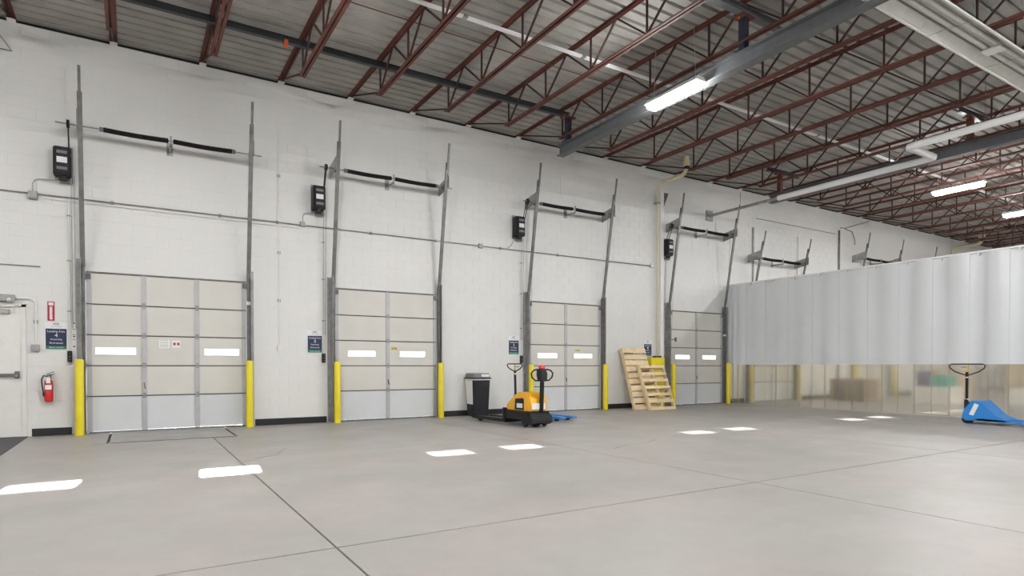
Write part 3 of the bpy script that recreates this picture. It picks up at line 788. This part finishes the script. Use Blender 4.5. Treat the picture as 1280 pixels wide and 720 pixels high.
# ------------------------------------------------------------------ white jogged pipe under the joists
o = tag(empty('jogged_pipe', (15.83, 0, 6.05)), 'thick white pipe from the dock wall with a square jog', 'pipe')
def arc(c, a0, a1, r, z, n=5): return [(c[0]+r*math.cos(a0+(a1-a0)*i/n), c[1]+r*math.sin(a0+(a1-a0)*i/n), z) for i in range(n+1)]
MB().tube([(15.83, -.02, 6.06), (15.83, -2.5, 6.06)], .045, 12).build('thin_run', M['galv'], o, smooth=True)
MB().tube([(15.83, -2.5, 6.06), (15.83, -6.45, 6.06), (15.81, -6.52, 6.06), (15.75, -6.55, 6.06), (14.66, -6.55, 6.06), (14.60, -6.58, 6.06), (14.58, -6.65, 6.06), (14.58, -15, 6.06)], .075, 14).build('insulated_run', M['lightw'], o, smooth=True)
MB().box(15.68, -.045, 5.90, 15.98, -.003, 6.22).build('wall_flange', M['galv'], o)
for y_ in (-1.2, -2.6, -5.2): MB().cyl((15.83, y_, 6.1), (15.83, y_, 6.53), .006, 6).build('hanger_rod', M['galvd'], o)
for y_ in (-8, -11): MB().cyl((14.58, y_, 6.1), (14.58, y_, 7.2), .006, 6).build('hanger_rod', M['galvd'], o)

# ------------------------------------------------------------------ strip curtain
CX = 16.72
cu = tag(empty('strip_curtain', (CX, 0, 0)), 'long grey vinyl strip curtain with clear lower panels across the right', 'curtain')
MB().box(CX-.03, -16.2, 3.86, CX+.03, -.02, 3.90).build('track_rail', M['lightw'], cu)
y_ = -.03; i = 0
while y_ > -16:
    w = .10 if i < 4 else .39
    if i in (4, 5): w = .30
    off = (.016 if i % 2 else -.016)
    y2 = y_-w-.035
    N = 8; up = MB(); cr = MB()
    for mb, za, zb in ((up, 1.27, 3.87), (cr, .02, 1.30)):
        base = len(mb.v)
        zs_ = [za, (za+zb)/2, zb]
        t = .0025
        for sd_ in (-1, 1):
            for z in zs_:
                for k in range(N+1):
                    yy = y_+(y2-y_)*k/N
                    bow = .020*math.cos(math.pi*(k/N-.5))*(1 if i % 2 else -1) + .004*math.sin(z*2.1+i*1.7)
                    mb.v.append((CX+off+bow+sd_*t+(.006 if mb is cr else 0), yy, z))
        R = N+1
        for s_ in (0, 1):
            for a in range(2):
                for k in range(N):
                    p = s_*3*R+a*R+k
                    mb.f.append((p, p+1, p+R+1, p+R))
        for a in range(2):
            for k in (0, N): p = a*R+k; mb.f.append((p, p+R, p+R+3*R, p+3*R))
        for k in range(N):
            for a in (0, 2): p = a*R+k; mb.f.append((p, p+1, p+1+3*R, p+3*R))
    st = up.build('strip', M['vinyl'], cu, smooth=True)
    cr.build('clear_panel', M['clear'], st, smooth=True)
    MB().box(CX-.018, (y_+y2)/2-.02, 3.80, CX+.018, (y_+y2)/2+.02, 3.88).build('hanger_clip', M['white'], st)
    y_ -= w; i += 1

# ------------------------------------------------------------------ trash bin
bn = tag(empty('trash_bin', (7.20, -.28, 0), math.radians(-3)), 'dark grey lidded bin with white papers, against the wall by the trucks', 'bin')
def taper(x0, y0, x1, y1, z0, z1, k):
    cx, cy = (x0+x1)/2, (y0+y1)/2; f = lambda x, y: (cx+(x-cx)*k, cy+(y-cy)*k)
    return MB().quad_box([(*f(x0, y0), z0), (*f(x1, y0), z0), (*f(x1, y1), z0), (*f(x0, y1), z0), (x0, y0, z1), (x1, y0, z1), (x1, y1, z1), (x0, y1, z1)])
taper(-.225, -.235, .225, .235, .003, .90, .86).build('body', M['dgrey'], bn, bevel=.015, local=True)
MB().box(-.24, -.25, .885, .24, .25, .915).build('liner_rim', M['lightw'], bn, bevel=.01, local=True)
MB().box(-.25, -.262, .915, .25, .262, .945).build('lid_rim', M['dgrey'], bn, bevel=.006, local=True)
taper(-.235, -.245, .235, .245, 1.055, .945, .92).build('lid_hood', M['jgrey'], bn, bevel=.015, local=True)
MB().box(-.02, -.262, .965, .19, -.243, 1.03).build('lid_label', M['lightw'], bn, local=True)
sp_ = MB().quad_box([(-.208, -.16, .30), (-.208, .17, .30), (-.200, .17, .30), (-.200, -.16, .30), (-.246, -.20, .88), (-.246, .19, .88), (-.238, .19, .88), (-.238, -.20, .88)])
sp_.build('side_paper', M['lightw'], bn, local=True)

# ------------------------------------------------------------------ manual pallet trucks
def manual_truck(m, label, loc, rz, turn=0, hz=1.28, k=1.0):
    o = tag(empty('pallet_truck', loc, rz), label, 'pallet truck', 'manual pallet trucks')
    for s in (-1, 1):
        MB().prism([(.25, .075), (.25, .125), (1.50, .105), (1.62, .085), (1.62, .055), (1.50, .05)], s*.19-.08, s*.19+.08).build('fork', m, o, bevel=.006, local=True)
        f = o.children[-1]
        MB().cyl((1.40, s*.19-.04, .038), (1.40, s*.19+.04, .038), .037, 14).build('load_roller', M['blackr'], o, local=True)
        MB().cyl((.0, s*.085-.028, .082), (.0, s*.085+.028, .082), .08, 18).build('steer_wheel', M['blackr'], o, smooth=True, local=True)
    MB().prism([(-.02, .13), (.02, .30), (.16, .49), (.32, .49), (.60, .20), (.78, .125), (.78, .07), (.05, .07)], -.27, .27).build('body_housing', m, o, bevel=.008, local=True)
    MB().quad_box([(.028, -.15, .325), (.028, .15, .325), (.022, .15, .33), (.022, -.15, .33), (.135, -.15, .465), (.135, .15, .465), (.128, .15, .47), (.128, -.15, .47)]).build('sticker', M['lightw'], o, local=True)
    MB().prism([(.12, .20), (.20, .18), (.30, .41), (.22, .44)], -.276, -.271).build('sticker', M['lightw'], o, local=True)
    MB().prism([(.12, .20), (.20, .18), (.30, .41), (.22, .44)], .271, .276).build('sticker', M['lightw'], o, local=True)
    MB().cyl((-.03, 0, .10), (-.03, 0, .50), .048, 14).build('pump', M['dgrey'], o, smooth=True, local=True)
    MB().cyl((.06, 0, .46), (-.06, 0, .53), .03, 10).build('pump_cap', M['galv'], o, local=True)
    # handle, turned about the pump
    h = empty('handle', (-.03, 0, .50), turn); h.parent = o
    MB().cyl((0, 0, 0), (-.04, 0, hz-.50-.17), .029, 12).build('grip_stem', M['black'], h, smooth=True, local=True)
    zt = hz-.50
    lp = [(-.04, -.03, zt-.17), (-.045, -.13, zt-.12), (-.05, -.19, zt-.06), (-.05, -.195, zt-.02), (-.05, -.17, zt), (-.05, .17, zt), (-.05, .195, zt-.02), (-.05, .19, zt-.06), (-.045, .13, zt-.12), (-.04, .03, zt-.17)]
    lp = [(a, b*k, zt+(c-zt)*(1+(k-1)*.6)) for a, b, c in lp]
    MB().tube(lp, .014, 8, closed=True).build('loop', M['black'], h, smooth=True, local=True)
    MB().box(-.06, -.014, zt-.16, -.035, .014, zt-.01).build('lever', M['brass'], h, local=True)
    MB().bar((-.048, .0, zt-.07), (-.048, .11, zt-.065), .012, .012).build('release_lever', M['dgrey'], h, local=True)
    MB().cyl((-.036, 0, zt-.30), (-.030, 0, zt-.22), .028, 10).build('band', M['lightw'], h, local=True)
    return o
manual_truck(M['jblue'], 'blue manual pallet truck parked behind the yellow one, forks toward the room', (7.86, -1.02, 0), math.atan2(-1.68, .45), math.radians(-25))
manual_truck(M['jblue'], 'bright blue manual pallet truck in front of the curtain at the right edge', (15.42, -7.42, 0), math.radians(-90), math.radians(111), 1.27, 1.6)
manual_truck(M['jgrey'], 'grey manual pallet truck seen blurred behind the clear strips', (17.75, -8.25, 0), math.radians(-80), math.radians(105), 1.25, 1.5)

# ------------------------------------------------------------------ yellow powered pallet truck
pt = tag(empty('powered_pallet_truck', (6.95, -3.22, 0), math.radians(93)), 'yellow powered pallet truck with red-topped tiller in front of the third door', 'pallet truck')
L_ = dict(local=True)
MB().prism([(-.10, .42), (-.06, .60), (.02, .70), (.30, .70), (.40, .66), (.66, .50), (.74, .44), (.74, .30), (-.10, .30)], -.22, .24).build('hood', M['jyellow'], pt, bevel=.03, smooth=True, **L_)
MB().prism([(.10, .34), (.10, .56), (.14, .58), (.40, .56), (.42, .34)], .238, .246).build('side_recess', M['dgrey'], pt, **L_)
MB().box(.14, .246, .38, .34, .251, .47).build('side_label', M['lightw'], pt, **L_)
MB().box(-.112, -.15, .36, -.10, .19, .48).build('rear_label', M['lightw'], pt, **L_)
MB().box(-.12, -.25, .14, .72, .28, .32).build('chassis', M['black'], pt, bevel=.02, **L_)
MB().prism([(-.16, .06), (-.22, .12), (-.20, .22), (-.10, .30), (.10, .26), (.16, .06)], -.26, .28).build('skirt', M['dgrey'], pt, bevel=.02, **L_)
MB().cyl((.02, -.05, .105), (.02, .05, .105), .105, 20).build('drive_wheel', M['blackr'], pt, smooth=True, **L_)
for s in (-1, 1): MB().cyl((.05, s*.24-.025, .06), (.05, s*.24+.025, .06), .058, 16).build('caster_wheel', M['blackr'], pt, smooth=True, **L_)
MB().box(.70, -.30, .05, .80, .30, .36).build('fork_carriage', M['black'], pt, bevel=.01, **L_)
MB().box(.735, .10, .22, .79, .296, .33).build('white_plate', M['lightw'], pt, **L_)
for s in (-1, 1):
    MB().prism([(.78, .05), (.78, .13), (1.90, .115), (2.06, .09), (2.06, .065), (1.90, .05)], s*.20-.085, s*.20+.085).build('fork', M['black'], pt, bevel=.006, **L_)
    MB().cyl((1.82, s*.20-.04, .04), (1.82, s*.20+.04, .04), .039, 14).build('load_roller', M['dgrey'], pt, **L_)
tl = empty('tiller', (-.12, -.03, .30)); tl.parent = pt
MB().bar((0, 0, 0), (-.03, 0, .62), .08, .07, up=(0, 1, 0)).build('column', M['dgrey'], tl, bevel=.012, **L_)
MB().bar((.03, .0, .02), (.0, .0, .50), .05, .02, up=(0, 1, 0)).build('column_cover', M['black'], tl, **L_)
MB().prism([(-.10, -.62+1.24), (-.11, .78), (-.05, .88), (.05, .86), (.06, .74), (.02, .62)], -.085, .085).build('control_head', M['dgrey'], tl, bevel=.015, smooth=True, **L_)
for s in (-1, 1):
    MB().tube([(-.03, s*.07, .64), (-.03, s*.17, .64), (-.03, s*.25, .70), (-.03, s*.275, .78), (-.03, s*.22, .84), (-.03, s*.13, .86), (-.03, s*.07, .85)], .016, 8).build('grip_loop', M['black'], tl, smooth=True, **L_)
MB().lathe([(.055, .865), (.07, .885), (.065, .92), (.045, .945), (.001, .95)], (-.02, 0, 0), 16).build('safety_button', M['redp'], tl, smooth=True, **L_)

# ------------------------------------------------------------------ wooden pallets
def pallet(w, h, label, m, x0, yb, yt, nf, group, thick=.13, name='wooden_pallet'):
    """stands on its lower edge at y=yb and leans so that its upper edge is at y=yt"""
    o = tag(empty(name, (x0, yb, .004)), label, 'pallet', group)
    o.rotation_euler = (-math.asin((yt-yb)/h), 0, 0)
    rnd = random.Random(int(x0*100))
    for k in range(3):
        x = (.0, w/2-.02, w-.04)[k]
        MB().box(x, .0+.018, 0, x+.04, thick-.018, h).build('stringer', m, o, bevel=.003, **L_)
    for side, n, wd in ((0, nf, .15 if nf > 8 else .085), (1, 5, .09)):
        for k in range(n):
            z = (h-wd)*k/(n-1) + (rnd.uniform(-.012, .012) if 0 < k < n-1 else 0)
            ya = 0 if side == 0 else thick-.018
            MB().box(rnd.uniform(-.006, .006), ya, z, w+rnd.uniform(-.006, .006), ya+.018, z+wd).build('deck_board', m, o, bevel=.002, **L_)
    return o
pallet(.90, 1.84, 'tall raw pine pallet leaning on the wall right of the third door', M['wood'], 11.95, -.78, -.20, 10, 'pallets leaning on the wall')
pallet(.98, 1.34, 'shorter slatted pine pallet leaning in front of the tall one', M['wood'], 12.22, -1.12, -.62, 7, 'pallets leaning on the wall')

# ------------------------------------------------------------------ goods blurred behind the curtain
def flat_pallet(x, y, z, label, m, w=1.0, l=1.2):
    o = tag(empty('wooden_pallet', (x, y, z+.003)), label, 'pallet', 'stack of flat pallets behind the curtain')
    for k in (0, .5, 1): MB().box(-w/2+.0, -l/2+k*(l-.09), .02, w/2, -l/2+k*(l-.09)+.09, .105).build('stringer', m, o, **L_)
    for k in range(6): MB().box(-w/2+k*(w-.1)/5, -l/2, .106, -w/2+k*(w-.1)/5+.1, l/2, .124).build('deck_board', m, o, **L_)
    for k in range(3): MB().box(-w/2+k*(w-.1)/2, -l/2, 0, -w/2+k*(w-.1)/2+.1, l/2, .019).build('bottom_board', m, o, **L_)
pl_l = ['lowest', 'second lowest', 'third', 'fourth', 'fifth', 'topmost']
for k in range(6): flat_pallet(21.6, -1.55+.01*(k % 3), k*.128, 'flat weathered pallet, %s in the stack behind the clear strips' % pl_l[k], M['woodd'])
def crate(x, y, z, s, m, label, cat='box', name='storage_box', lid=None):
    o = tag(empty(name, (x, y, z)), label, cat)
    MB().box(x-s[0]/2, y-s[1]/2, z+.002, x+s[0]/2, y+s[1]/2, z+s[2]).build('carton', m, o, bevel=.01)
    MB().box(x-s[0]/2-.004, y-.03, z+.05, x+s[0]/2+.004, y+.03, z+s[2]+.004).build('tape', lid or M['white'], o)
crate(22.5, -3.75, 0, (.9, 1.1, .55), M['white'], 'white wrapped load on the floor behind the clear strips')
crate(22.4, -3.95, .552, (.6, .5, .38), M['teal'], 'teal box on the white wrapped load behind the strips', lid=M['green'])
crate(22.4, -3.40, .552, (.45, .35, .50), M['purple'], 'dark purple box beside the teal one behind the strips', lid=M['dgrey'])
crate(24.5, -6.0, 0, (1.4, 1.6, .5), M['white'], 'low white load farther behind the clear strips')
crate(27.0, -9.3, 0, (1.2, 1.4, .75), M['white'], 'large pale load near the right edge behind the strips')
crate(26.9, -9.2, .752, (.5, .6, .3), M['pinkish'], 'orange crate on the large pale load behind the strips', lid=M['green'])
for k, (x, y, h) in enumerate(((30, -4.0, 1.5), (30.2, -6.2, 1.7), (30.1, -8.6, 1.4), (30.0, -11.0, 1.6), (26.2, -2.6, 1.1))):
    crate(x, y, 0, (1.2, 1.7 if k < 4 else 1.0, h), M['card'], ['tall brown carton load left of the far row behind the strips', 'tallest brown carton load in the far row behind the strips', 'brown carton load third in the far row behind the strips', 'brown carton load rightmost in the far row behind the strips', 'brown carton load near the far wall behind the strips'][k])
